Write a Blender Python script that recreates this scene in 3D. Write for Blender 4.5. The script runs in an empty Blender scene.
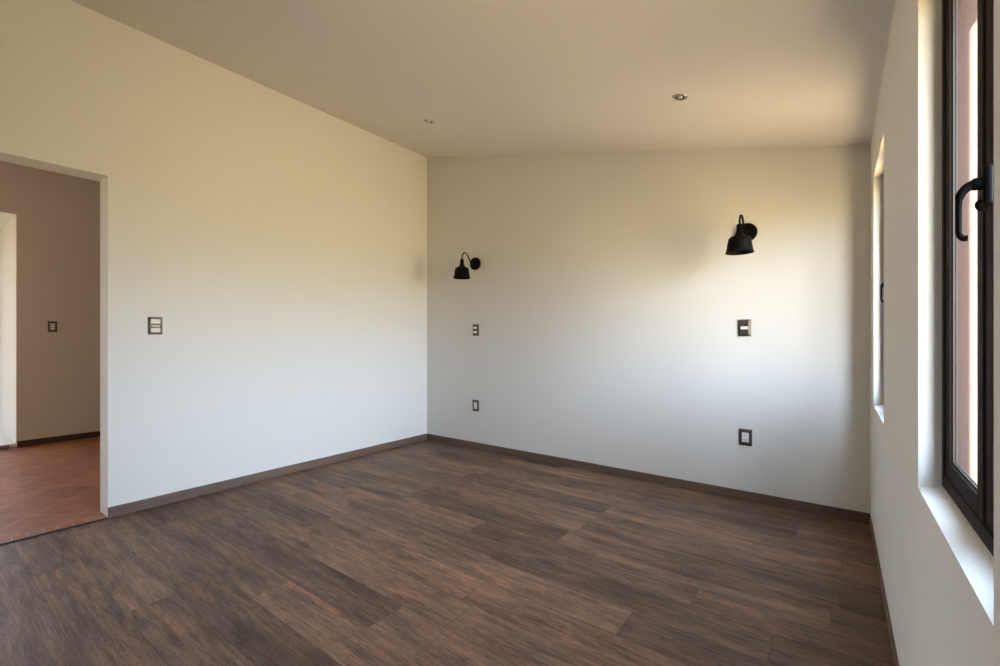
import bpy, bmesh, math, random
from mathutils import Vector, Matrix
random.seed(4)
S = bpy.context.scene
COL = S.collection
PI = math.pi

# ------------------------------------------------------------------ camera
H = 1.12                                   # lens height above the floor
cam_d = bpy.data.cameras.new('camera')
cam_d.sensor_width = 36.0
cam_d.lens = 36.0 * 450 / 1000
cam_d.shift_y = 5 / 1000
cam_d.clip_start = 0.02
cam = bpy.data.objects.new('camera', cam_d)
COL.objects.link(cam)
cam.location = (0, 0, H)
cam.rotation_euler = (PI / 2, 0, math.atan2(0.5994, 0.8004))
S.camera = cam

# ------------------------------------------------------------------ exposure
S.view_settings.view_transform = 'Standard'
S.view_settings.look = 'None'
S.view_settings.gamma = 1.0
S.view_settings.use_curve_mapping = False
S.view_settings.exposure = 0.0

# ------------------------------------------------------------------ world: sky over sunlit warm ground
W = bpy.data.worlds.new('daylight')
S.world = W
W.use_nodes = True
nt = W.node_tree
nt.nodes.clear()
w_out = nt.nodes.new('ShaderNodeOutputWorld')
w_bg = nt.nodes.new('ShaderNodeBackground')
w_tc = nt.nodes.new('ShaderNodeTexCoord')
w_sep = nt.nodes.new('ShaderNodeSeparateXYZ')
w_map = nt.nodes.new('ShaderNodeMapRange')
w_map.inputs['From Min'].default_value = -1
w_map.inputs['From Max'].default_value = 1
w_ramp = nt.nodes.new('ShaderNodeValToRGB')
SKY_STOPS = [
    (0.00, (0.95, 0.70, 0.40)),     # sunlit ochre ground right below
    (0.42, (0.80, 0.61, 0.33)),
    (0.485, (0.88, 0.73, 0.51)),    # ground near the horizon
    (0.515, (0.92, 0.92, 0.93)),    # haze
    (0.56, (1.08, 1.22, 1.46)),
    (0.68, (1.12, 1.33, 1.70)),
    (1.00, (0.66, 0.86, 1.15)),
]
el = w_ramp.color_ramp.elements
el[0].position, el[0].color = SKY_STOPS[0][0], (*SKY_STOPS[0][1], 1)
el[1].position, el[1].color = SKY_STOPS[-1][0], (*SKY_STOPS[-1][1], 1)
for p, c in SKY_STOPS[1:-1]:
    e = el.new(p)
    e.color = (*c, 1)
w_bg.inputs['Strength'].default_value = 40.5
nt.links.new(w_tc.outputs['Generated'], w_sep.inputs[0])
nt.links.new(w_sep.outputs['Z'], w_map.inputs['Value'])
nt.links.new(w_map.outputs[0], w_ramp.inputs[0])
# sky brightness varies with direction, shaped to even out the back wall's light
w_abs = nt.nodes.new('ShaderNodeMath')
w_abs.operation = 'ABSOLUTE'
w_west = nt.nodes.new('ShaderNodeMapRange')       # dims the western sky so the hall opening doesn't overexpose
w_west.inputs['From Min'].default_value = -0.5
w_west.inputs['From Max'].default_value = 0.0
w_west.inputs['To Min'].default_value = 0.37
w_west.inputs['To Max'].default_value = 1.0
w_both = nt.nodes.new('ShaderNodeMath')
w_both.operation = 'MULTIPLY'
w_side = nt.nodes.new('ShaderNodeValToRGB')
se = w_side.color_ramp.elements
se[0].position, se[0].color = 0.0, (0.70, 0.70, 0.70, 1)
se[1].position, se[1].color = 0.97, (1.0, 1.0, 1.0, 1)
for p, g in ((0.30, 0.55), (0.48, 0.30), (0.62, 0.44), (0.80, 0.50), (0.90, 0.98)):
    e = se.new(p)
    e.color = (g, g, g, 1)
w_mul = nt.nodes.new('ShaderNodeVectorMath')
w_mul.operation = 'SCALE'
nt.links.new(w_sep.outputs['X'], w_abs.inputs[0])
nt.links.new(w_abs.outputs[0], w_side.inputs[0])
nt.links.new(w_sep.outputs['X'], w_west.inputs['Value'])
nt.links.new(w_side.outputs[0], w_both.inputs[0])
nt.links.new(w_west.outputs[0], w_both.inputs[1])
nt.links.new(w_ramp.outputs[0], w_mul.inputs[0])
nt.links.new(w_both.outputs[0], w_mul.inputs['Scale'])
nt.links.new(w_mul.outputs[0], w_bg.inputs['Color'])
nt.links.new(w_bg.outputs[0], w_out.inputs[0])

# ------------------------------------------------------------------ sun, grazing along the outside of the window wall
sun_d = bpy.data.lights.new('sun', 'SUN')
sun_d.energy = 95.0
sun_d.color = (1.0, 0.94, 0.82)
sun_d.angle = math.radians(0.6)
sun = bpy.data.objects.new('sun', sun_d)
COL.objects.link(sun)
sun.rotation_euler = Vector((-0.140, 1.0, -0.24)).to_track_quat('-Z', 'Y').to_euler()


def portal(name, loc, size, rot):
    """Window portal: guides the sky's light through an opening, emits nothing itself."""
    d = bpy.data.lights.new(name, 'AREA')
    d.shape = 'RECTANGLE'
    d.size, d.size_y = size
    d.cycles.is_portal = True
    o = bpy.data.objects.new(name, d)
    COL.objects.link(o)
    o.location = loc
    o.rotation_euler = rot
    return o


# room measures (metres)
XL, XR, YB, YF = -3.629, 0.161, 3.5, -3.0
ZL, ZR = 3.116, 2.281                      # ceiling height along the left / right wall
WT = 0.177                                 # left wall thickness
XH = -6.7                                  # far wall of the hall
WIN_Z0, WIN_Z1 = 0.75, 2.005
WINS = [(0.842, 1.512), (2.540, 3.210)]    # y ranges of the two windows
XO = 0.345                                 # outer face of the window wall
DOOR_Y0, DOOR_Y1, DOOR_Z = -0.62, 0.778, 2.128
HO_Y0, HO_Y1, HO_Z = -0.42, 0.722, 2.387   # opening in the far wall of the hall


def ceil_z(x):
    return ZL + (x - XL) * (ZR - ZL) / (XR - XL)


for (y0, y1) in WINS:
    portal('window_portal', (XO + 0.01, (y0 + y1) / 2, (WIN_Z0 + WIN_Z1) / 2), (WIN_Z1 - WIN_Z0, y1 - y0), (0, PI / 2, 0))
portal('window_portal', (-8.25, -0.08, 1.17), (2.27, 0.56), (0, -PI / 2, 0))

portal('window_portal', (XH - 0.22, -1.6, 1.45), (1.9, 1.6), (0, -PI / 2, 0))


# ------------------------------------------------------------------ materials
def new_mat(name):
    m = bpy.data.materials.new(name)
    m.use_nodes = True
    t = m.node_tree
    return m, t, t.nodes['Principled BSDF']


def lk(t, a, b):
    t.links.new(a, b)


def mat_plain(name, col, rough=0.5, metal=0.0, bump=0.0, bscale=80.0, var=0.0, spec=0.5):
    m, t, b = new_mat(name)
    b.inputs['Specular IOR Level'].default_value = spec
    b.inputs['Roughness'].default_value = rough
    b.inputs['Metallic'].default_value = metal
    tc = t.nodes.new('ShaderNodeTexCoord')
    n = t.nodes.new('ShaderNodeTexNoise')
    n.inputs['Scale'].default_value = bscale
    n.inputs['Detail'].default_value = 3
    lk(t, tc.outputs['Object'], n.inputs['Vector'])
    mx = t.nodes.new('ShaderNodeMix')
    mx.data_type = 'RGBA'
    mx.inputs[6].default_value = (*[c * (1 - var) for c in col], 1)
    mx.inputs[7].default_value = (*[min(1, c * (1 + var)) for c in col], 1)
    lk(t, n.outputs['Fac'], mx.inputs[0])
    lk(t, mx.outputs[2], b.inputs['Base Color'])
    if bump:
        bp = t.nodes.new('ShaderNodeBump')
        bp.inputs['Strength'].default_value = bump
        bp.inputs['Distance'].default_value = 0.004
        lk(t, n.outputs['Fac'], bp.inputs['Height'])
        lk(t, bp.outputs[0], b.inputs['Normal'])
    return m


def mat_plaster(name, col):
    """Painted plaster with a faint trowelled unevenness."""
    m, t, b = new_mat(name)
    b.inputs['Roughness'].default_value = 0.85
    b.inputs['Specular IOR Level'].default_value = 0.25
    b.inputs['Base Color'].default_value = (*col, 1)
    tc = t.nodes.new('ShaderNodeTexCoord')
    n1 = t.nodes.new('ShaderNodeTexNoise')
    n1.inputs['Scale'].default_value = 3.0
    n1.inputs['Detail'].default_value = 2
    n2 = t.nodes.new('ShaderNodeTexNoise')
    n2.inputs['Scale'].default_value = 45.0
    n2.inputs['Detail'].default_value = 4
    lk(t, tc.outputs['Object'], n1.inputs['Vector'])
    lk(t, tc.outputs['Object'], n2.inputs['Vector'])
    b1 = t.nodes.new('ShaderNodeBump')
    b1.inputs['Strength'].default_value = 0.25
    b1.inputs['Distance'].default_value = 0.01
    b2 = t.nodes.new('ShaderNodeBump')
    b2.inputs['Strength'].default_value = 0.12
    b2.inputs['Distance'].default_value = 0.002
    lk(t, n1.outputs['Fac'], b1.inputs['Height'])
    lk(t, n2.outputs['Fac'], b2.inputs['Height'])
    lk(t, b1.outputs[0], b2.inputs['Normal'])
    lk(t, b2.outputs[0], b.inputs['Normal'])
    return m


def math_node(t, op, a, b=None, c=None):
    n = t.nodes.new('ShaderNodeMath')
    n.operation = op
    for i, v in enumerate((a, b, c)):
        if v is None:
            continue
        if isinstance(v, (int, float)):
            n.inputs[i].default_value = v
        else:
            lk(t, v, n.inputs[i])
    return n.outputs[0]


def ramp_node(t, fac, stops, interp='LINEAR'):
    r = t.nodes.new('ShaderNodeValToRGB')
    r.color_ramp.interpolation = interp
    e = r.color_ramp.elements
    e[0].position, e[0].color = stops[0][0], (*stops[0][1], 1)
    e[1].position, e[1].color = stops[-1][0], (*stops[-1][1], 1)
    for p, c in stops[1:-1]:
        x = e.new(p)
        x.color = (*c, 1)
    lk(t, fac, r.inputs[0])
    return r.outputs[0]


def mix_rgb(t, fac, a, b, blend='MIX'):
    n = t.nodes.new('ShaderNodeMix')
    n.data_type = 'RGBA'
    n.blend_type = blend
    for i, v in ((0, fac), (6, a), (7, b)):
        if isinstance(v, (int, float)):
            n.inputs[i].default_value = v
        elif isinstance(v, tuple):
            n.inputs[i].default_value = (*v, 1)
        else:
            lk(t, v, n.inputs[i])
    return n.outputs[2]


def wood_colour(t, gx, gy, gz):
    """Weathered brown grain: gx runs along the grain, gy across it, gz offsets each plank."""
    def noise(sx, sy, detail, rough, dz, dist=0.0):
        cb = t.nodes.new('ShaderNodeCombineXYZ')
        lk(t, math_node(t, 'MULTIPLY', gx, sx), cb.inputs[0])
        lk(t, math_node(t, 'MULTIPLY', gy, sy), cb.inputs[1])
        lk(t, math_node(t, 'ADD', gz, dz), cb.inputs[2])
        n = t.nodes.new('ShaderNodeTexNoise')
        n.inputs['Scale'].default_value = 1.0
        n.inputs['Detail'].default_value = detail
        n.inputs['Roughness'].default_value = rough
        n.inputs['Distortion'].default_value = dist
        lk(t, cb.outputs[0], n.inputs['Vector'])
        return n.outputs['Fac']
    base = ramp_node(t, noise(2.3, 24, 8, 0.74, 0, 0.25), [
        (0.28, (0.085, 0.052, 0.036)), (0.44, (0.165, 0.102, 0.071)),
        (0.57, (0.220, 0.139, 0.098)), (0.72, (0.310, 0.202, 0.146))])
    # blue-grey dark smudges
    dk = ramp_node(t, noise(2.4, 10, 8, 0.70, 31.0, 0.3), [(0.50, (0, 0, 0)), (0.70, (1, 1, 1))])
    base = mix_rgb(t, math_node(t, 'MULTIPLY', dk, 0.82), base, (0.068, 0.051, 0.050))
    # reddish streaks
    rd = ramp_node(t, noise(1.9, 17, 8, 0.70, 57.0, 0.4), [(0.53, (0, 0, 0)), (0.72, (1, 1, 1))])
    base = mix_rgb(t, math_node(t, 'MULTIPLY', rd, 0.8), base, (0.40, 0.190, 0.110))
    bl = ramp_node(t, noise(1.1, 4.5, 4, 0.6, 5.0, 0.5), [(0.34, (0.66, 0.64, 0.66)), (0.50, (1, 1, 1)), (0.66, (1.16, 1.12, 1.08))])
    base = mix_rgb(t, 1.0, base, bl, 'MULTIPLY')
    # thin dark grain lines
    gr = ramp_node(t, noise(9, 150, 4, 0.7, 11.0), [(0.34, (0.48, 0.46, 0.45)), (0.50, (1, 1, 1)), (0.68, (1.22, 1.20, 1.18))])
    base = mix_rgb(t, 0.85, base, gr, 'MULTIPLY')
    # short fibres and pores
    fb = ramp_node(t, noise(38, 260, 3, 0.7, 83.0), [(0.32, (0.62, 0.60, 0.60)), (0.50, (1, 1, 1)), (0.70, (1.18, 1.17, 1.16))])
    base = mix_rgb(t, 0.8, base, fb, 'MULTIPLY')
    return base, noise(5, 130, 3, 0.6, 11.0)


def mat_planks():
    m, t, b = new_mat('brown_wood_planks')
    PW, PL = 0.178, 1.22
    tc = t.nodes.new('ShaderNodeTexCoord')
    sp = t.nodes.new('ShaderNodeSeparateXYZ')
    lk(t, tc.outputs['Object'], sp.inputs[0])
    x, y = sp.outputs[0], sp.outputs[1]
    v = math_node(t, 'DIVIDE', math_node(t, 'ADD', y, 3.56 - 0.017), PW)
    row = math_node(t, 'FLOOR', v)
    wn = t.nodes.new('ShaderNodeTexWhiteNoise')
    wn.noise_dimensions = '1D'
    lk(t, math_node(t, 'ADD', row, 3.37), wn.inputs['W'])
    u = math_node(t, 'ADD', math_node(t, 'DIVIDE', math_node(t, 'ADD', x, 20.0), PL), wn.outputs['Value'])
    colm = math_node(t, 'FLOOR', u)
    cb = t.nodes.new('ShaderNodeCombineXYZ')
    lk(t, row, cb.inputs[0])
    lk(t, colm, cb.inputs[1])
    wid = t.nodes.new('ShaderNodeTexWhiteNoise')
    wid.noise_dimensions = '2D'
    lk(t, cb.outputs[0], wid.inputs['Vector'])
    pid = wid.outputs['Value']
    colr, grain = wood_colour(t, x, y, math_node(t, 'MULTIPLY', pid, 400.0))
    tint = ramp_node(t, pid, [(0.0, (0.62, 0.62, 0.65)), (0.22, (0.86, 0.86, 0.87)),
                              (0.7, (1.08, 1.05, 1.02)), (1.0, (1.25, 1.16, 1.08))])
    colr = mix_rgb(t, 1.0, colr, tint, 'MULTIPLY')
    # joints between planks
    fv = math_node(t, 'FRACT', v)
    fu = math_node(t, 'FRACT', u)
    ev = math_node(t, 'MULTIPLY', math_node(t, 'MINIMUM', fv, math_node(t, 'SUBTRACT', 1.0, fv)), PW)
    eu = math_node(t, 'MULTIPLY', math_node(t, 'MINIMUM', fu, math_node(t, 'SUBTRACT', 1.0, fu)), PL)
    edge = math_node(t, 'MINIMUM', ev, eu)
    joint = math_node(t, 'LESS_THAN', edge, 0.0013)
    colr = mix_rgb(t, math_node(t, 'MULTIPLY', joint, 0.55), colr, (0.03, 0.022, 0.018))
    lk(t, colr, b.inputs['Base Color'])
    b.inputs['Roughness'].default_value = 0.52
    b.inputs['Specular IOR Level'].default_value = 0.22
    bp = t.nodes.new('ShaderNodeBump')
    bp.inputs['Strength'].default_value = 0.25
    bp.inputs['Distance'].default_value = 0.0015
    h = math_node(t, 'SUBTRACT', math_node(t, 'MULTIPLY', grain, 0.6), joint)
    lk(t, h, bp.inputs['Height'])
    lk(t, bp.outputs[0], b.inputs['Normal'])
    return m


def mat_skirting(along):
    m, t, b = new_mat('brown_skirting_' + along)
    tc = t.nodes.new('ShaderNodeTexCoord')
    sp = t.nodes.new('ShaderNodeSeparateXYZ')
    lk(t, tc.outputs['Object'], sp.inputs[0])
    g = sp.outputs[0] if along == 'x' else sp.outputs[1]
    colr, grain = wood_colour(t, g, sp.outputs[2], math_node(t, 'MULTIPLY', sp.outputs[2], 0.0))
    colr = mix_rgb(t, 0.6, colr, (0.125, 0.085, 0.064))
    lk(t, colr, b.inputs['Base Color'])
    b.inputs['Roughness'].default_value = 0.5
    return m


def mat_terracotta():
    """Diagonal clay tiles with pale grout, and a border of little bricks along the threshold."""
    m, t, b = new_mat('terracotta_tiles')
    tc = t.nodes.new('ShaderNodeTexCoord')
    sp = t.nodes.new('ShaderNodeSeparateXYZ')
    lk(t, tc.outputs['Object'], sp.inputs[0])
    x, y = sp.outputs[0], sp.outputs[1]
    T = 0.30
    r2 = math.sqrt(0.5)
    p = math_node(t, 'DIVIDE', math_node(t, 'MULTIPLY', math_node(t, 'ADD', x, math_node(t, 'ADD', y, 40.05)), r2), T)
    q = math_node(t, 'DIVIDE', math_node(t, 'MULTIPLY', math_node(t, 'SUBTRACT', y, math_node(t, 'SUBTRACT', x, 40.0)), r2), T)

    def edge(f, size):
        fr = math_node(t, 'FRACT', f)
        return math_node(t, 'MULTIPLY', math_node(t, 'MINIMUM', fr, math_node(t, 'SUBTRACT', 1.0, fr)), size)
    big = math_node(t, 'MINIMUM', edge(p, T), edge(q, T))
    # border: 6 cm pieces in the strip next to the wooden floor
    inborder = math_node(t, 'GREATER_THAN', x, -3.715)
    sb = math_node(t, 'DIVIDE', math_node(t, 'ADD', y, 10.0), 0.0625)
    small = math_node(t, 'MINIMUM', edge(sb, 0.0625), math_node(t, 'ABSOLUTE', math_node(t, 'ADD', x, 3.715)))
    e = math_node(t, 'ADD', math_node(t, 'MULTIPLY', inborder, small),
                  math_node(t, 'MULTIPLY', math_node(t, 'SUBTRACT', 1.0, inborder), big))
    grout = math_node(t, 'LESS_THAN', e, 0.0042)
    cb = t.nodes.new('ShaderNodeCombineXYZ')
    lk(t, math_node(t, 'FLOOR', p), cb.inputs[0])
    lk(t, math_node(t, 'FLOOR', q), cb.inputs[1])
    wid = t.nodes.new('ShaderNodeTexWhiteNoise')
    wid.noise_dimensions = '2D'
    lk(t, cb.outputs[0], wid.inputs['Vector'])
    tile = ramp_node(t, wid.outputs['Value'], [(0, (0.28, 0.102, 0.048)), (0.5, (0.33, 0.125, 0.060)), (1, (0.38, 0.15, 0.076))])
    n = t.nodes.new('ShaderNodeTexNoise')
    n.inputs['Scale'].default_value = 9.0
    n.inputs['Detail'].default_value = 5
    lk(t, tc.outputs['Object'], n.inputs['Vector'])
    spots = ramp_node(t, n.outputs['Fac'], [(0.3, (0.75, 0.72, 0.70)), (0.7, (1.12, 1.12, 1.10))])
    tile = mix_rgb(t, 1.0, tile, spots, 'MULTIPLY')
    colr = mix_rgb(t, math_node(t, 'MULTIPLY', grout, 0.6), tile, (0.42, 0.27, 0.19))
    lk(t, colr, b.inputs['Base Color'])
    b.inputs['Roughness'].default_value = 0.5
    b.inputs['Specular IOR Level'].default_value = 0.25
    bp = t.nodes.new('ShaderNodeBump')
    bp.inputs['Strength'].default_value = 0.3
    bp.inputs['Distance'].default_value = 0.002
    lk(t, math_node(t, 'SUBTRACT', n.outputs['Fac'], grout), bp.inputs['Height'])
    lk(t, bp.outputs[0], b.inputs['Normal'])
    return m


def mat_glass():
    m = bpy.data.materials.new('clear_glass')
    m.use_nodes = True
    t = m.node_tree
    t.nodes.clear()
    out = t.nodes.new('ShaderNodeOutputMaterial')
    mix = t.nodes.new('ShaderNodeMixShader')
    tr = t.nodes.new('ShaderNodeBsdfTransparent')
    tr.inputs[0].default_value = (0.96, 0.98, 0.97, 1)
    gl = t.nodes.new('ShaderNodeBsdfGlossy')
    gl.inputs['Roughness'].default_value = 0.01
    lw = t.nodes.new('ShaderNodeLayerWeight')       # weak sheen on the outer faces only
    lw.inputs['Blend'].default_value = 0.5
    geo = t.nodes.new('ShaderNodeNewGeometry')
    f = math_node(t, 'ADD', math_node(t, 'MULTIPLY', math_node(t, 'POWER', lw.outputs['Facing'], 5.0), 0.30), 0.03)
    f = math_node(t, 'MULTIPLY', f, math_node(t, 'SUBTRACT', 1.0, geo.outputs['Backfacing']))
    lk(t, f, mix.inputs[0])
    lk(t, tr.outputs[0], mix.inputs[1])
    lk(t, gl.outputs[0], mix.inputs[2])
    lk(t, mix.outputs[0], out.inputs[0])
    return m


M = {}
M['plaster'] = mat_plaster('cream_white_plaster', (0.74, 0.72, 0.68))
M['ceiling'] = mat_plaster('ceiling_plaster', (0.77, 0.72, 0.68))
M['hall'] = mat_plaster('hall_plaster', (0.62, 0.545, 0.465))
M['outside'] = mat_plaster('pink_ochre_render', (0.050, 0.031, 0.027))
M['planks'] = mat_planks()
M['skirt_x'] = mat_skirting('x')
M['skirt_y'] = mat_skirting('y')
M['tiles'] = mat_terracotta()
M['hall_skirt'] = mat_plain('red_brown_clay_skirting', (0.075, 0.024, 0.016), 0.5, 0, 0.1, 30, 0.15)
M['threshold'] = mat_plain('dark_threshold', (0.022, 0.013, 0.010), 0.5, 0, 0, 20, 0.2)
M['window_metal'] = mat_plain('dark_bronze_metal', (0.014, 0.010, 0.008), 0.6, 0.0, 0.05, 300, 0.1, 0.06)
M['gasket'] = mat_plain('black_gasket', (0.008, 0.008, 0.008), 0.7, 0, 0, 200, 0.1)
M['bead'] = mat_plain('aluminium_bead', (0.045, 0.034, 0.028), 0.5, 0.2, 0, 200, 0.05)
M['glass'] = mat_glass()
M['black'] = mat_plain('black_painted_metal', (0.0035, 0.0032, 0.0032), 0.5, 0.0, 0.04, 260, 0.15, 0.07)
M['black_gloss'] = mat_plain('black_handle_metal', (0.003, 0.003, 0.004), 0.45, 0.0, 0.0, 260, 0.1, 0.015)
M['inner_shade'] = mat_plain('dark_inner_shade', (0.03, 0.028, 0.025), 0.5, 0.0, 0, 200, 0.1)
M['bulb'] = mat_plain('frosted_bulb', (0.75, 0.73, 0.68), 0.3, 0, 0, 100, 0.02)
M['plate'] = mat_plain('champagne_plate', (0.27, 0.245, 0.21), 0.45, 0.8, 0.02, 400, 0.06)
M['plate_dark'] = mat_plain('bronze_grey_plate', (0.10, 0.082, 0.064), 0.42, 0.6, 0.02, 400, 0.06)
M['white_plastic'] = mat_plain('white_plastic', (0.82, 0.80, 0.77), 0.35, 0, 0, 100, 0.02)
M['silver'] = mat_plain('silver_switch', (0.30, 0.28, 0.245), 0.5, 0.5, 0, 300, 0.05)
M['slot'] = mat_plain('black_socket_slot', (0.01, 0.01, 0.01), 0.6, 0, 0, 100, 0.1)
M['steel'] = mat_plain('brushed_steel', (0.42, 0.38, 0.33), 0.3, 0.9, 0, 300, 0.05)
M['grey_step'] = mat_plain('grey_stone_step', (0.20, 0.19, 0.16), 0.6, 0, 0.1, 40, 0.15)


# ------------------------------------------------------------------ mesh helpers
def link(name, bm, mat, parent=None, smooth=False, loc=None):
    me = bpy.data.meshes.new(name)
    bmesh.ops.recalc_face_normals(bm, faces=bm.faces)
    bm.to_mesh(me)
    bm.free()
    for m in (mat if isinstance(mat, (list, tuple)) else [mat]):
        me.materials.append(m)
    if smooth:
        for p in me.polygons:
            p.use_smooth = True
        try:
            me.set_sharp_from_angle(angle=math.radians(38))
        except Exception:
            pass
    o = bpy.data.objects.new(name, me)
    COL.objects.link(o)
    if parent is not None:
        o.parent = parent
    if loc is not None:
        o.location = loc
    return o


def box(bm, x0, x1, y0, y1, z0, z1, bevel=0.0, seg=2):
    vs = [bm.verts.new(p) for p in ((x0, y0, z0), (x1, y0, z0), (x1, y1, z0), (x0, y1, z0),
                                    (x0, y0, z1), (x1, y0, z1), (x1, y1, z1), (x0, y1, z1))]
    fs = [bm.faces.new([vs[i] for i in q]) for q in
          ((3, 2, 1, 0), (4, 5, 6, 7), (0, 1, 5, 4), (1, 2, 6, 5), (2, 3, 7, 6), (3, 0, 4, 7))]
    if bevel:
        es = list({e for f in fs for e in f.edges})
        bmesh.ops.bevel(bm, geom=es, offset=bevel, segments=seg, profile=0.5, affect='EDGES')
    return bm


def prism(bm, pts, axis, a, b):
    """Extrude a polygon (list of 2-D points) along an axis from a to b."""
    def p3(p, w):
        if axis == 'x':
            return (w, p[0], p[1])
        if axis == 'y':
            return (p[0], w, p[1])
        return (p[0], p[1], w)
    v0 = [bm.verts.new(p3(p, a)) for p in pts]
    v1 = [bm.verts.new(p3(p, b)) for p in pts]
    n = len(pts)
    bm.faces.new(v0)
    bm.faces.new(list(reversed(v1)))
    for i in range(n):
        j = (i + 1) % n
        bm.faces.new((v0[j], v0[i], v1[i], v1[j]))
    return bm


def lathe(bm, prof, n=40, mat_ids=None, M4=None):
    """Revolve (radius, z) points round Z; M4 places the result."""
    M4 = M4 or Matrix.Identity(4)
    rings = []
    for r, z in prof:
        if r < 1e-6:
            rings.append([bm.verts.new(M4 @ Vector((0, 0, z)))])
        else:
            rings.append([bm.verts.new(M4 @ Vector((r * math.cos(2 * PI * k / n), r * math.sin(2 * PI * k / n), z))) for k in range(n)])
    for i in range(len(rings) - 1):
        A, B = rings[i], rings[i + 1]
        for k in range(n):
            l = (k + 1) % n
            if len(A) == 1 and len(B) == 1:
                continue
            if len(A) == 1:
                f = bm.faces.new((A[0], B[k], B[l]))
            elif len(B) == 1:
                f = bm.faces.new((A[k], A[l], B[0]))
            else:
                f = bm.faces.new((A[k], A[l], B[l], B[k]))
            if mat_ids:
                f.material_index = mat_ids[i]
    return bm


def spline(pts, n=10):
    """Catmull-Rom through the points."""
    P = [Vector(p) for p in pts]
    P = [P[0] * 2 - P[1]] + P + [P[-1] * 2 - P[-2]]
    out = []
    for i in range(1, len(P) - 2):
        for k in range(n):
            s = k / n
            a, b, c, d = P[i - 1], P[i], P[i + 1], P[i + 2]
            out.append(0.5 * ((2 * b) + (c - a) * s + (2 * a - 5 * b + 4 * c - d) * s * s + (-a + 3 * b - 3 * c + d) * s ** 3))
    out.append(P[-2])
    return out


def tube(bm, path, radii, n=14, squash=None):
    """Tube along a path; radii one per point (or a number); squash = (axis vector, factor)."""
    if isinstance(radii, (int, float)):
        radii = [radii] * len(path)
    rings = []
    up = Vector((1, 0, 0))
    for i, p in enumerate(path):
        tg = (path[min(i + 1, len(path) - 1)] - path[max(i - 1, 0)]).normalized()
        s = tg.cross(up)
        if s.length < 1e-3:
            s = tg.cross(Vector((0, 1, 0)))
        s.normalize()
        u2 = s.cross(tg).normalized()
        ring = []
        for k in range(n):
            a = 2 * PI * k / n
            d = s * math.cos(a) * radii[i] + u2 * math.sin(a) * radii[i]
            if squash:
                ax, f = squash
                d = d - ax * d.dot(ax) * (1 - f)
            ring.append(bm.verts.new(p + d))
        rings.append(ring)
    for i in range(len(rings) - 1):
        for k in range(n):
            l = (k + 1) % n
            bm.faces.new((rings[i][k], rings[i][l], rings[i + 1][l], rings[i + 1][k]))
    bm.faces.new(rings[0])
    bm.faces.new(list(reversed(rings[-1])))
    return bm


def B():
    return bmesh.new()


def struct(name, bm, mat, parent=None):
    o = link(name, bm, mat, parent)
    if parent is None:
        o['kind'] = 'structure'
    return o


def empty(name, loc=(0, 0, 0), rotz=0.0):
    o = bpy.data.objects.new(name, None)
    o.empty_display_size = 0.05
    COL.objects.link(o)
    o.location = loc
    o.rotation_euler = (0, 0, rotz)
    return o


def tag(o, label, cat, group=None):
    o['label'] = label
    o['category'] = cat
    if group:
        o['group'] = group
    return o


def copy_tree(root, loc, rotz=None, parent=None):
    r = root.copy()
    COL.objects.link(r)
    if parent is not None:
        r.parent = parent
    if loc is not None:
        r.location = loc
    if rotz is not None:
        r.rotation_euler = (0, 0, rotz)
    for ch in list(root.children):
        copy_tree(ch, None, None, r)
    return r


# ------------------------------------------------------------------ the setting
struct('floor', box(B(), XL, XR, YF, YB, -0.12, 0.0), M['planks'])
struct('floor_hall', box(box(B(), XH - 0.2, XL, -2.6, 4.6, -0.12, 0.004), XH - 1.55, XH - 0.2, HO_Y0 - 0.2, 1.0, -0.12, 0.004), M['tiles'])

# ceiling: one sloping slab, high over the doorway wall, low over the windows
E = 0.12
bm = prism(B(), [(XL - WT, ceil_z(XL - WT)), (XR + 0.19, ceil_z(XR + 0.19)),
                 (XR + 0.19, ceil_z(XR + 0.19) + E), (XL - WT, ceil_z(XL - WT) + E)], 'y', YF - 0.15, YB + 0.15)
struct('ceiling', bm, M['ceiling'])
struct('ceiling_hall', box(box(B(), XH - 0.2, XL - WT, -2.6, 4.6, 2.90, 3.0), XH - 1.55, XH - 0.2, HO_Y0 - 0.2, 1.0, 2.90, 3.0), M['hall'])

# left wall with the doorway
bm = B()
zt = ceil_z(XL) + 0.02
box(bm, XL - WT, XL, DOOR_Y1, 4.6, 0, zt)
box(bm, XL - WT, XL, -3.15, DOOR_Y0, 0, zt)
box(bm, XL - WT, XL, DOOR_Y0, DOOR_Y1, DOOR_Z, zt)
struct('wall_left', bm, M['plaster'])

# back and front walls follow the slope
def gable(y0, y1):
    return prism(B(), [(XL, 0), (XR, 0), (XR, ceil_z(XR) + 0.02), (XL, ceil_z(XL) + 0.02)], 'y', y0, y1)
struct('wall_back', gable(YB, YB + 0.15), M['plaster'])
struct('wall_front', gable(YF - 0.15, YF), M['plaster'])

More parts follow.
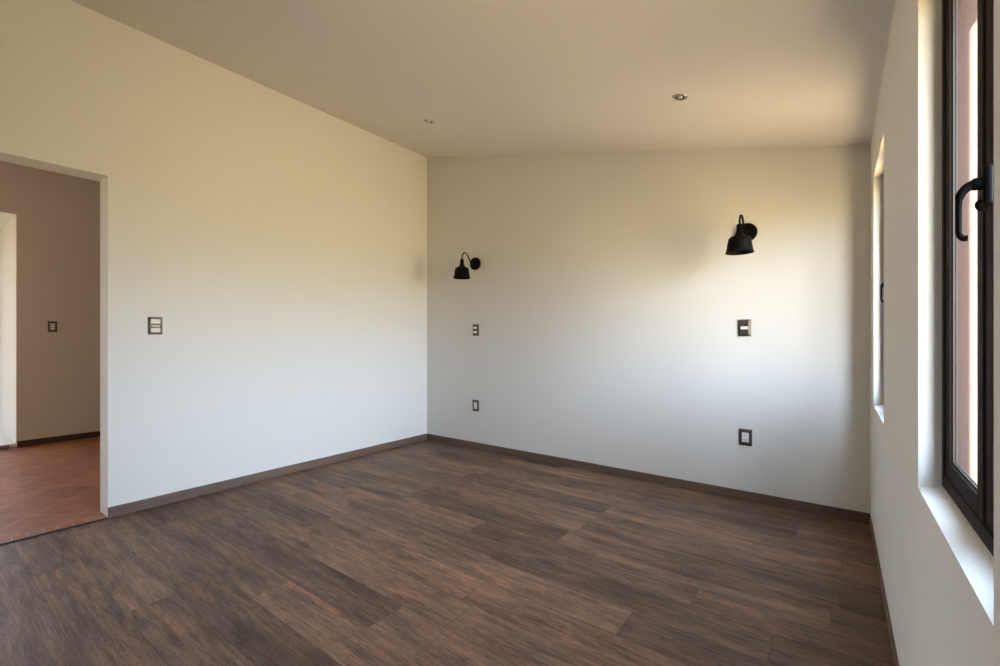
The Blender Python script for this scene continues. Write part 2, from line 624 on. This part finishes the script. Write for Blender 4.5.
# window wall: inner plaster reveals, outer render
bm = B()
ys = [YF - 0.15] + [v for w in WINS for v in w] + [YB + 0.15]
XM = 0.216                                           # the window frames sit here, between inner and outer reveals
def wall_piece(bm, y0, y1, z0, z1):
    box(bm, XR, XM, y0, y1, z0, z1)
for i in range(0, len(ys), 2):
    wall_piece(bm, ys[i], ys[i + 1], 0, ceil_z(XR) + 0.02)
for (a, b_) in WINS:
    # parapet with a sill that rises slightly towards the frame
    prism(bm, [(XR, 0), (XM, 0), (XM, WIN_Z0 + 0.012), (XR, WIN_Z0)], 'y', a, b_)
    box(bm, XR, XM, a, b_, WIN_Z1, ceil_z(XR) + 0.02)
struct('wall_right', bm, M['plaster'])
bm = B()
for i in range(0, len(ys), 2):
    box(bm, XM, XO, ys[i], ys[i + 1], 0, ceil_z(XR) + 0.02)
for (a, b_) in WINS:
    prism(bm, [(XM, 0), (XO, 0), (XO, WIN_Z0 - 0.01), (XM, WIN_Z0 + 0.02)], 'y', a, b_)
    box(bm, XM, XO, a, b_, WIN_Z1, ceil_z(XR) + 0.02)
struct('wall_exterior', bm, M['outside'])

# hall beyond the doorway
bm = B()
box(bm, XH - 1.35, XH, HO_Y1, 1.0, 0, 2.9)
box(bm, XH - 0.2, XH, 1.0, 4.6, 0, 2.9)
box(bm, XH - 1.35, XH, HO_Y0 - 0.2, HO_Y0, 0, 2.9)
for (a, b_, z0, z1) in ((-2.6, -2.4, 0, 2.9), (-0.8, HO_Y0 - 0.2, 0, 2.9), (-2.4, -0.8, 0, 0.5), (-2.4, -0.8, 2.4, 2.9)):
    box(bm, XH - 0.2, XH, a, b_, z0, z1)
box(bm, XH - 1.35, XH, HO_Y0, HO_Y1, HO_Z, 2.9)
struct('wall_hall', bm, M['hall'])
struct('wall_hall_back', box(B(), XH, XL - WT, 4.5, 4.6, 0, 2.9), M['hall'])
struct('wall_hall_front', box(B(), XH, XL - WT, -2.6, -2.5, 0, 2.9), M['hall'])
# bright recess beyond the hall opening: white side, window added at the end
bm = B()
box(bm, XH - 1.52, XH - 1.35, 0.20, 1.0, 0, 2.9)
box(bm, XH - 1.52, XH - 1.35, -0.62, -0.36, 0, 2.9)
box(bm, XH - 1.52, XH - 1.35, -0.36, 0.20, 2.31, 2.9)
struct('wall_recess', bm, M['plaster'])
struct('trim_2', box(B(), XH - 1.35, XH - 0.012, HO_Y0, HO_Y1, 0.004, 0.042, 0.004), M['plaster'])
struct('trim_4', box(B(), XH - 0.012, XH - 0.001, HO_Y0, 0.67, 0.004, 0.040, 0.002), M['grey_step'])
# white plaster lining of the opening
bm = B()
box(bm, XH - 1.35, XH - 0.001, HO_Y1 - 0.006, HO_Y1 + 0.001, 0.0, HO_Z)
box(bm, XH - 1.35, XH - 0.001, HO_Y0, HO_Y1, HO_Z - 0.006, HO_Z + 0.001)
struct('trim_3', bm, M['plaster'])

# skirtings
BH, BT = 0.066, 0.012
struct('baseboard_left', box(B(), XL, XL + BT, DOOR_Y1, YB, 0, BH, 0.002), M['skirt_y'])
struct('baseboard_back', box(B(), XL, XR, YB - BT, YB, 0, BH, 0.002), M['skirt_x'])
struct('baseboard_right', box(B(), XR - 0.005, XR, YF, YB, 0, BH, 0.002), M['skirt_y'])
struct('baseboard_front', box(B(), XL, XR, YF, YF + BT, 0, BH, 0.002), M['skirt_x'])
struct('baseboard_hall', box(B(), XH, XH + 0.012, HO_Y1, 4.5, 0.004, 0.066, 0.002), M['hall_skirt'])
struct('trim_1', box(B(), XL - 0.004, XL + 0.014, DOOR_Y0, DOOR_Y1, 0.0, 0.0065, 0.0015), M['threshold'])


# ------------------------------------------------------------------ windows
def frame_ring(bm, x0, x1, y0, y1, z0, z1, w, bevel=0.0015):
    box(bm, x0, x1, y0, y0 + w, z0, z1, bevel)
    box(bm, x0, x1, y1 - w, y1, z0, z1, bevel)
    box(bm, x0, x1, y0 + w, y1 - w, z0, z0 + w, bevel)
    box(bm, x0, x1, y0 + w, y1 - w, z1 - w, z1, bevel)
    return bm


def make_window(name, y0, y1):
    w = empty(name, (0.205, y0, WIN_Z0))
    w['kind'] = 'structure'
    L = y1 - y0                                     # local: x outwards, y along the wall, z up from the sill
    hz = WIN_Z1 - WIN_Z0
    zb = 0.014
    link('window_frame', frame_ring(B(), -0.002, 0.020, 0.0, L, zb, hz, 0.030), M['window_metal'], w)
    sashes = []
    mid = L * 0.455                                 # the leaves meet here
    for k, (a, b, x0) in enumerate(((mid, L - 0.026, 0.001), (0.026, mid - 0.001, 0.004))):
        bm = frame_ring(B(), x0, x0 + 0.0125, a, b, zb + 0.027, hz - 0.027, 0.040)
        s = link('window_sash', bm, M['window_metal'], w)
        i0, i1, j0, j1 = a + 0.040, b - 0.040, zb + 0.067, hz - 0.067
        link('glazing_bead', frame_ring(B(), x0 + 0.006, x0 + 0.0095, i0, i1, j0, j1, 0.004, 0.0005), M['bead'], s)
        link('gasket', frame_ring(B(), x0 + 0.0095, x0 + 0.0125, i0 - 0.001, i1 + 0.001, j0 - 0.001, j1 + 0.001, 0.006, 0.0005), M['gasket'], s)
        link('glass_pane', box(B(), x0 + 0.010, x0 + 0.0122, i0 + 0.002, i1 - 0.002, j0 + 0.002, j1 - 0.002), M['glass'], s)
        sashes.append(s)
    # screw near the foot of the far leaf's stile
    bm = B()
    lathe(bm, [(0, -0.001), (0.003, -0.001), (0.0035, 0.0004), (0.0, 0.0008)], 12,
          M4=Matrix.Translation((0.001, mid + 0.012, zb + 0.04)) @ Matrix.Rotation(-PI / 2, 4, 'Y'))
    link('screw', bm, M['gasket'], sashes[0])
    # lever handle on the near leaf's meeting stile
    hy, hzc = mid - 0.043, 0.629
    hd = link('handle', box(B(), -0.008, 0.004, hy - 0.014, hy + 0.014, hzc - 0.034, hzc + 0.032, 0.005, 3), M['black_gloss'], w)
    bm = B()
    path = spline([(-0.004, hy, hzc + 0.004), (-0.016, hy, hzc + 0.004), (-0.027, hy, hzc - 0.001), (-0.0345, hy, hzc - 0.014),
                   (-0.036, hy, hzc - 0.034), (-0.036, hy, hzc - 0.058), (-0.0355, hy, hzc - 0.078), (-0.031, hy, hzc - 0.086), (-0.025, hy, hzc - 0.087)], 6)
    n = len(path)
    rad = [0.0105 if i < n * 0.12 else (0.0082 if i < n * 0.4 else 0.0064 - 0.0012 * (i / n)) for i in range(n)]
    tube(bm, path, rad, 14, (Vector((1, 0, 0)), 0.72))
    link('handle_lever', bm, M['black_gloss'], hd, True)
    bm = B()
    lathe(bm, [(0.0, -0.014), (0.009, -0.014), (0.0105, -0.011), (0.0105, 0.0), (0.0, 0.0)], 18,
          M4=Matrix.Translation((-0.006, hy, hzc + 0.004)) @ Matrix.Rotation(PI / 2, 4, 'Y'))
    link('handle_collar', bm, M['black_gloss'], hd, True)
    bm = B()
    tube(bm, spline([(-0.004, hy + 0.004, hzc - 0.024), (-0.012, hy + 0.004, hzc - 0.028), (-0.010, hy + 0.004, hzc - 0.038), (-0.002, hy + 0.004, hzc - 0.041)], 6), 0.0035, 10)
    link('latch_tongue', bm, M['black_gloss'], hd, True)
    return w


make_window('window_1', *WINS[0])
make_window('window_2', *WINS[1])

# unseen window added at the recess end to light the hall
w3 = empty('added_window_3', (XH - 1.43, -0.36, 0.04))
w3['kind'] = 'structure'
link('window_frame', frame_ring(B(), -0.025, 0.025, 0, 0.56, 0, 2.27, 0.05), M['window_metal'], w3)
link('glass_pane', box(B(), -0.003, 0.003, 0.05, 0.51, 0.05, 2.22), M['glass'], w3)


# extra window, out of sight left of the doorway, added to brighten the hall
w4 = empty('added_window_4', (XH - 0.12, -2.4, 0.5))
w4['kind'] = 'structure'
link('window_frame', frame_ring(B(), -0.022, 0.022, 0, 1.6, 0, 1.9, 0.05), M['window_metal'], w4)
link('glass_pane', box(B(), -0.003, 0.003, 0.045, 1.555, 0.045, 1.855), M['glass'], w4)

# ------------------------------------------------------------------ wall sconces
def make_sconce():
    r = empty('wall_lamp')                          # origin: middle of the wall disc, -y into the room
    RY = Matrix.Rotation(PI / 2, 4, 'X')            # lathe z axis -> -y
    bm = lathe(B(), [(0, 0), (0.0625, 0), (0.0635, 0.003), (0.0635, 0.018), (0.061, 0.023), (0.055, 0.025), (0, 0.026)], 48, M4=RY)
    link('wall_disc', bm, M['black'], r, True)
    ax = -0.212
    bm = tube(B(), spline([(0, -0.022, 0.0), (0, -0.052, 0.000), (0, -0.088, 0.014), (0, -0.116, 0.048), (0, -0.136, 0.075),
                           (0, -0.162, 0.087), (0, -0.188, 0.078), (0, -0.206, 0.055), (0, ax, 0.025), (0, ax, -0.010)], 8), 0.0062, 14)
    link('gooseneck_arm', bm, M['black'], r, True)
    bm = lathe(B(), [(0, 0.021), (0.010, 0.021), (0.017, 0.018), (0.018, 0.012), (0.019, -0.026), (0.022, -0.034),
                     (0.026, -0.044), (0.030, -0.050), (0.030, -0.060), (0, -0.060)], 36, M4=Matrix.Translation((0, ax, 0)))
    link('lamp_holder', bm, M['black'], r, True)
    prof_o = [(0.026, -0.056), (0.036, -0.058), (0.048, -0.061), (0.059, -0.067), (0.0655, -0.076), (0.0690, -0.090),
              (0.0715, -0.106), (0.0740, -0.124), (0.0772, -0.144), (0.0815, -0.160), (0.0850, -0.168)]
    prof_i = [(rr - 0.0018, z - 0.0008) for rr, z in reversed(prof_o)]
    ids = [0] * len(prof_o) + [1] * (len(prof_i) - 1)
    bm = lathe(B(), prof_o + prof_i, 56, ids, Matrix.Translation((0, ax, 0)))
    link('lamp_shade', bm, [M['black'], M['black']], r, True)
    bm = lathe(B(), [(0, -0.059), (0.013, -0.060), (0.014, -0.078), (0.022, -0.093), (0.029, -0.110), (0.028, -0.126), (0.018, -0.141), (0, -0.146)], 24,
               M4=Matrix.Translation((0, ax, 0)))
    link('bulb', bm, M['bulb'], r, True)
    return r


sc = make_sconce()
sc.location = (-2.926, YB, 1.870)
tag(sc, 'black gooseneck wall lamp near the left corner, above the plate with two white buttons', 'wall lamp', 'black gooseneck wall lamps')
s2 = copy_tree(sc, (-0.494, YB, 1.844), math.radians(-4))
tag(s2, 'black gooseneck wall lamp nearest the windows, above the plate with one white button', 'wall lamp', 'black gooseneck wall lamps')


# ------------------------------------------------------------------ switch and socket plates (local: x right, z up, -y into the room)
PWD, PHT = 0.080, 0.116


def plate_bm(w=PWD, h=PHT, d=0.014, rim=0.014, hole=None):
    """Plate with broad chamfered borders, like a shallow pyramid frame."""
    bm = B()
    def ring(hw, hh, y):
        return [bm.verts.new((sx * hw, y, sz * hh)) for sx, sz in ((-1, -1), (1, -1), (1, 1), (-1, 1))]
    R = [ring(w / 2, h / 2, 0), ring(w / 2, h / 2, -0.004), ring(w / 2 - 0.002, h / 2 - 0.002, -0.006), ring(w / 2 - rim, h / 2 - rim, -d)]
    if hole:
        R += [ring(hole[0], hole[1], -d), ring(hole[0], hole[1], -d + 0.004)]
    for a, b in zip(R, R[1:]):
        for k in range(4):
            l = (k + 1) % 4
            bm.faces.new((a[k], a[l], b[l], b[k]))
    bm.faces.new(R[0])
    bm.faces.new(list(reversed(R[-1])))
    return bm


def button(parent, name, x, z, w, h, mat, d0=-0.010, d1=-0.0165):
    return link(name, box(B(), x - w / 2, x + w / 2, d1, d0, z - h / 2, z + h / 2, 0.0015), mat, parent)


# left wall switch, beside the doorway
r = empty('light_switch', (XL, 1.020, 1.2015), PI / 2)
tag(r, 'brushed metal light switch plate on the left wall beside the doorway', 'light switch')
link('switch_plate', plate_bm(), M['plate'], r)
button(r, 'switch_recess', 0.001, 0.0, 0.052, 0.030, M['slot'], -0.010, -0.0148)
button(r, 'switch_rocker', 0.001, -0.001, 0.047, 0.019, M['silver'])

# hall wall
r = empty('light_switch', (XH, 0.980, 1.242), PI / 2)
tag(r, 'dark switch plate with pale buttons on the hall wall seen through the doorway', 'light switch')
link('switch_plate', plate_bm(0.072, 0.112), M['plate_dark'], r)
for z in (0.023, 0.0, -0.023):
    button(r, 'switch_rocker', 0, z, 0.036, 0.019, M['white_plastic'])

# two white buttons, upper left on the back wall
r = empty('light_switch', (-2.924, YB, 1.201), 0)
tag(r, 'grey plate with two white buttons below the left wall lamp', 'light switch')
link('switch_plate', plate_bm(), M['plate_dark'], r)
for z in (0.022, -0.022):
    button(r, 'switch_rocker', 0, z, 0.046, 0.021, M['white_plastic'])

# one white button, right
r = empty('light_switch', (-0.511, YB, 1.190), 0)
tag(r, 'grey plate with one white button below the right wall lamp', 'light switch')
link('switch_plate', plate_bm(), M['plate_dark'], r)
button(r, 'switch_rocker', 0, 0, 0.044, 0.020, M['white_plastic'])


def make_socket():
    r = empty('power_outlet')
    link('outlet_plate', plate_bm(PWD, 0.112, 0.010, 0.012, (0.026, 0.041)), M['plate_dark'], r)
    ins = button(r, 'outlet_insert', 0, 0, 0.042, 0.066, M['white_plastic'], -0.004, -0.0115)
    for zc in (0.017, -0.017):
        bm = B()
        box(bm, -0.0085, -0.0060, -0.0122, -0.0105, zc - 0.002, zc + 0.007)
        box(bm, 0.0060, 0.0085, -0.0122, -0.0105, zc - 0.001, zc + 0.006)
        link('socket_slots', bm, M['slot'], ins)
        bm = lathe(B(), [(0, 0.0105), (0.0028, 0.0105), (0.0028, 0.0122), (0, 0.0122)], 14,
                   M4=Matrix.Translation((0, 0, zc - 0.0075)) @ Matrix.Rotation(PI / 2, 4, 'X'))
        link('socket_earth', bm, M['slot'], ins)
    return r


o1 = make_socket()
o1.location = (-0.505, YB, 0.4355)
tag(o1, 'white socket in a dark plate low on the back wall, nearest the windows', 'power outlet', 'low power outlets on the back wall')
o2 = copy_tree(o1, (-2.926, YB, 0.437))
tag(o2, 'white socket in a dark plate low on the back wall near the left corner', 'power outlet', 'low power outlets on the back wall')

# ------------------------------------------------------------------ recessed ceiling spots
slope = math.atan2(ZR - ZL, XR - XL)


def make_spot():
    r = empty('ceiling_spotlight')
    bm = lathe(B(), [(0.026, 0.0), (0.027, -0.003), (0.033, -0.0045), (0.0395, -0.003), (0.0415, 0.001), (0.026, 0.001), (0.026, 0.0)], 40)
    link('trim_ring', bm, M['steel'], r, True)
    bm = lathe(B(), [(0.0262, -0.001), (0.024, -0.0005), (0.015, 0.0005), (0.0, 0.0008)], 32)
    link('reflector', bm, M['inner_shade'], r, True)
    bm = lathe(B(), [(0.0, -0.0065), (0.008, -0.0055), (0.0125, -0.002), (0.0125, 0.0005), (0.0, 0.0005)], 24)
    link('bulb', bm, M['bulb'], r, True)
    return r


p1 = make_spot()
p1.location = (-0.705, 2.625, ceil_z(-0.705) - 0.0005)
p1.rotation_euler = (0, -slope, 0)
tag(p1, 'small round metal recessed spotlight in the ceiling, nearer the windows', 'ceiling light', 'recessed ceiling spotlights')
p2 = copy_tree(p1, (-2.700, 2.625, ceil_z(-2.700) - 0.0005))
p2.rotation_euler = (0, -slope, 0)
tag(p2, 'small round metal recessed spotlight in the ceiling, nearer the left wall', 'ceiling light', 'recessed ceiling spotlights')
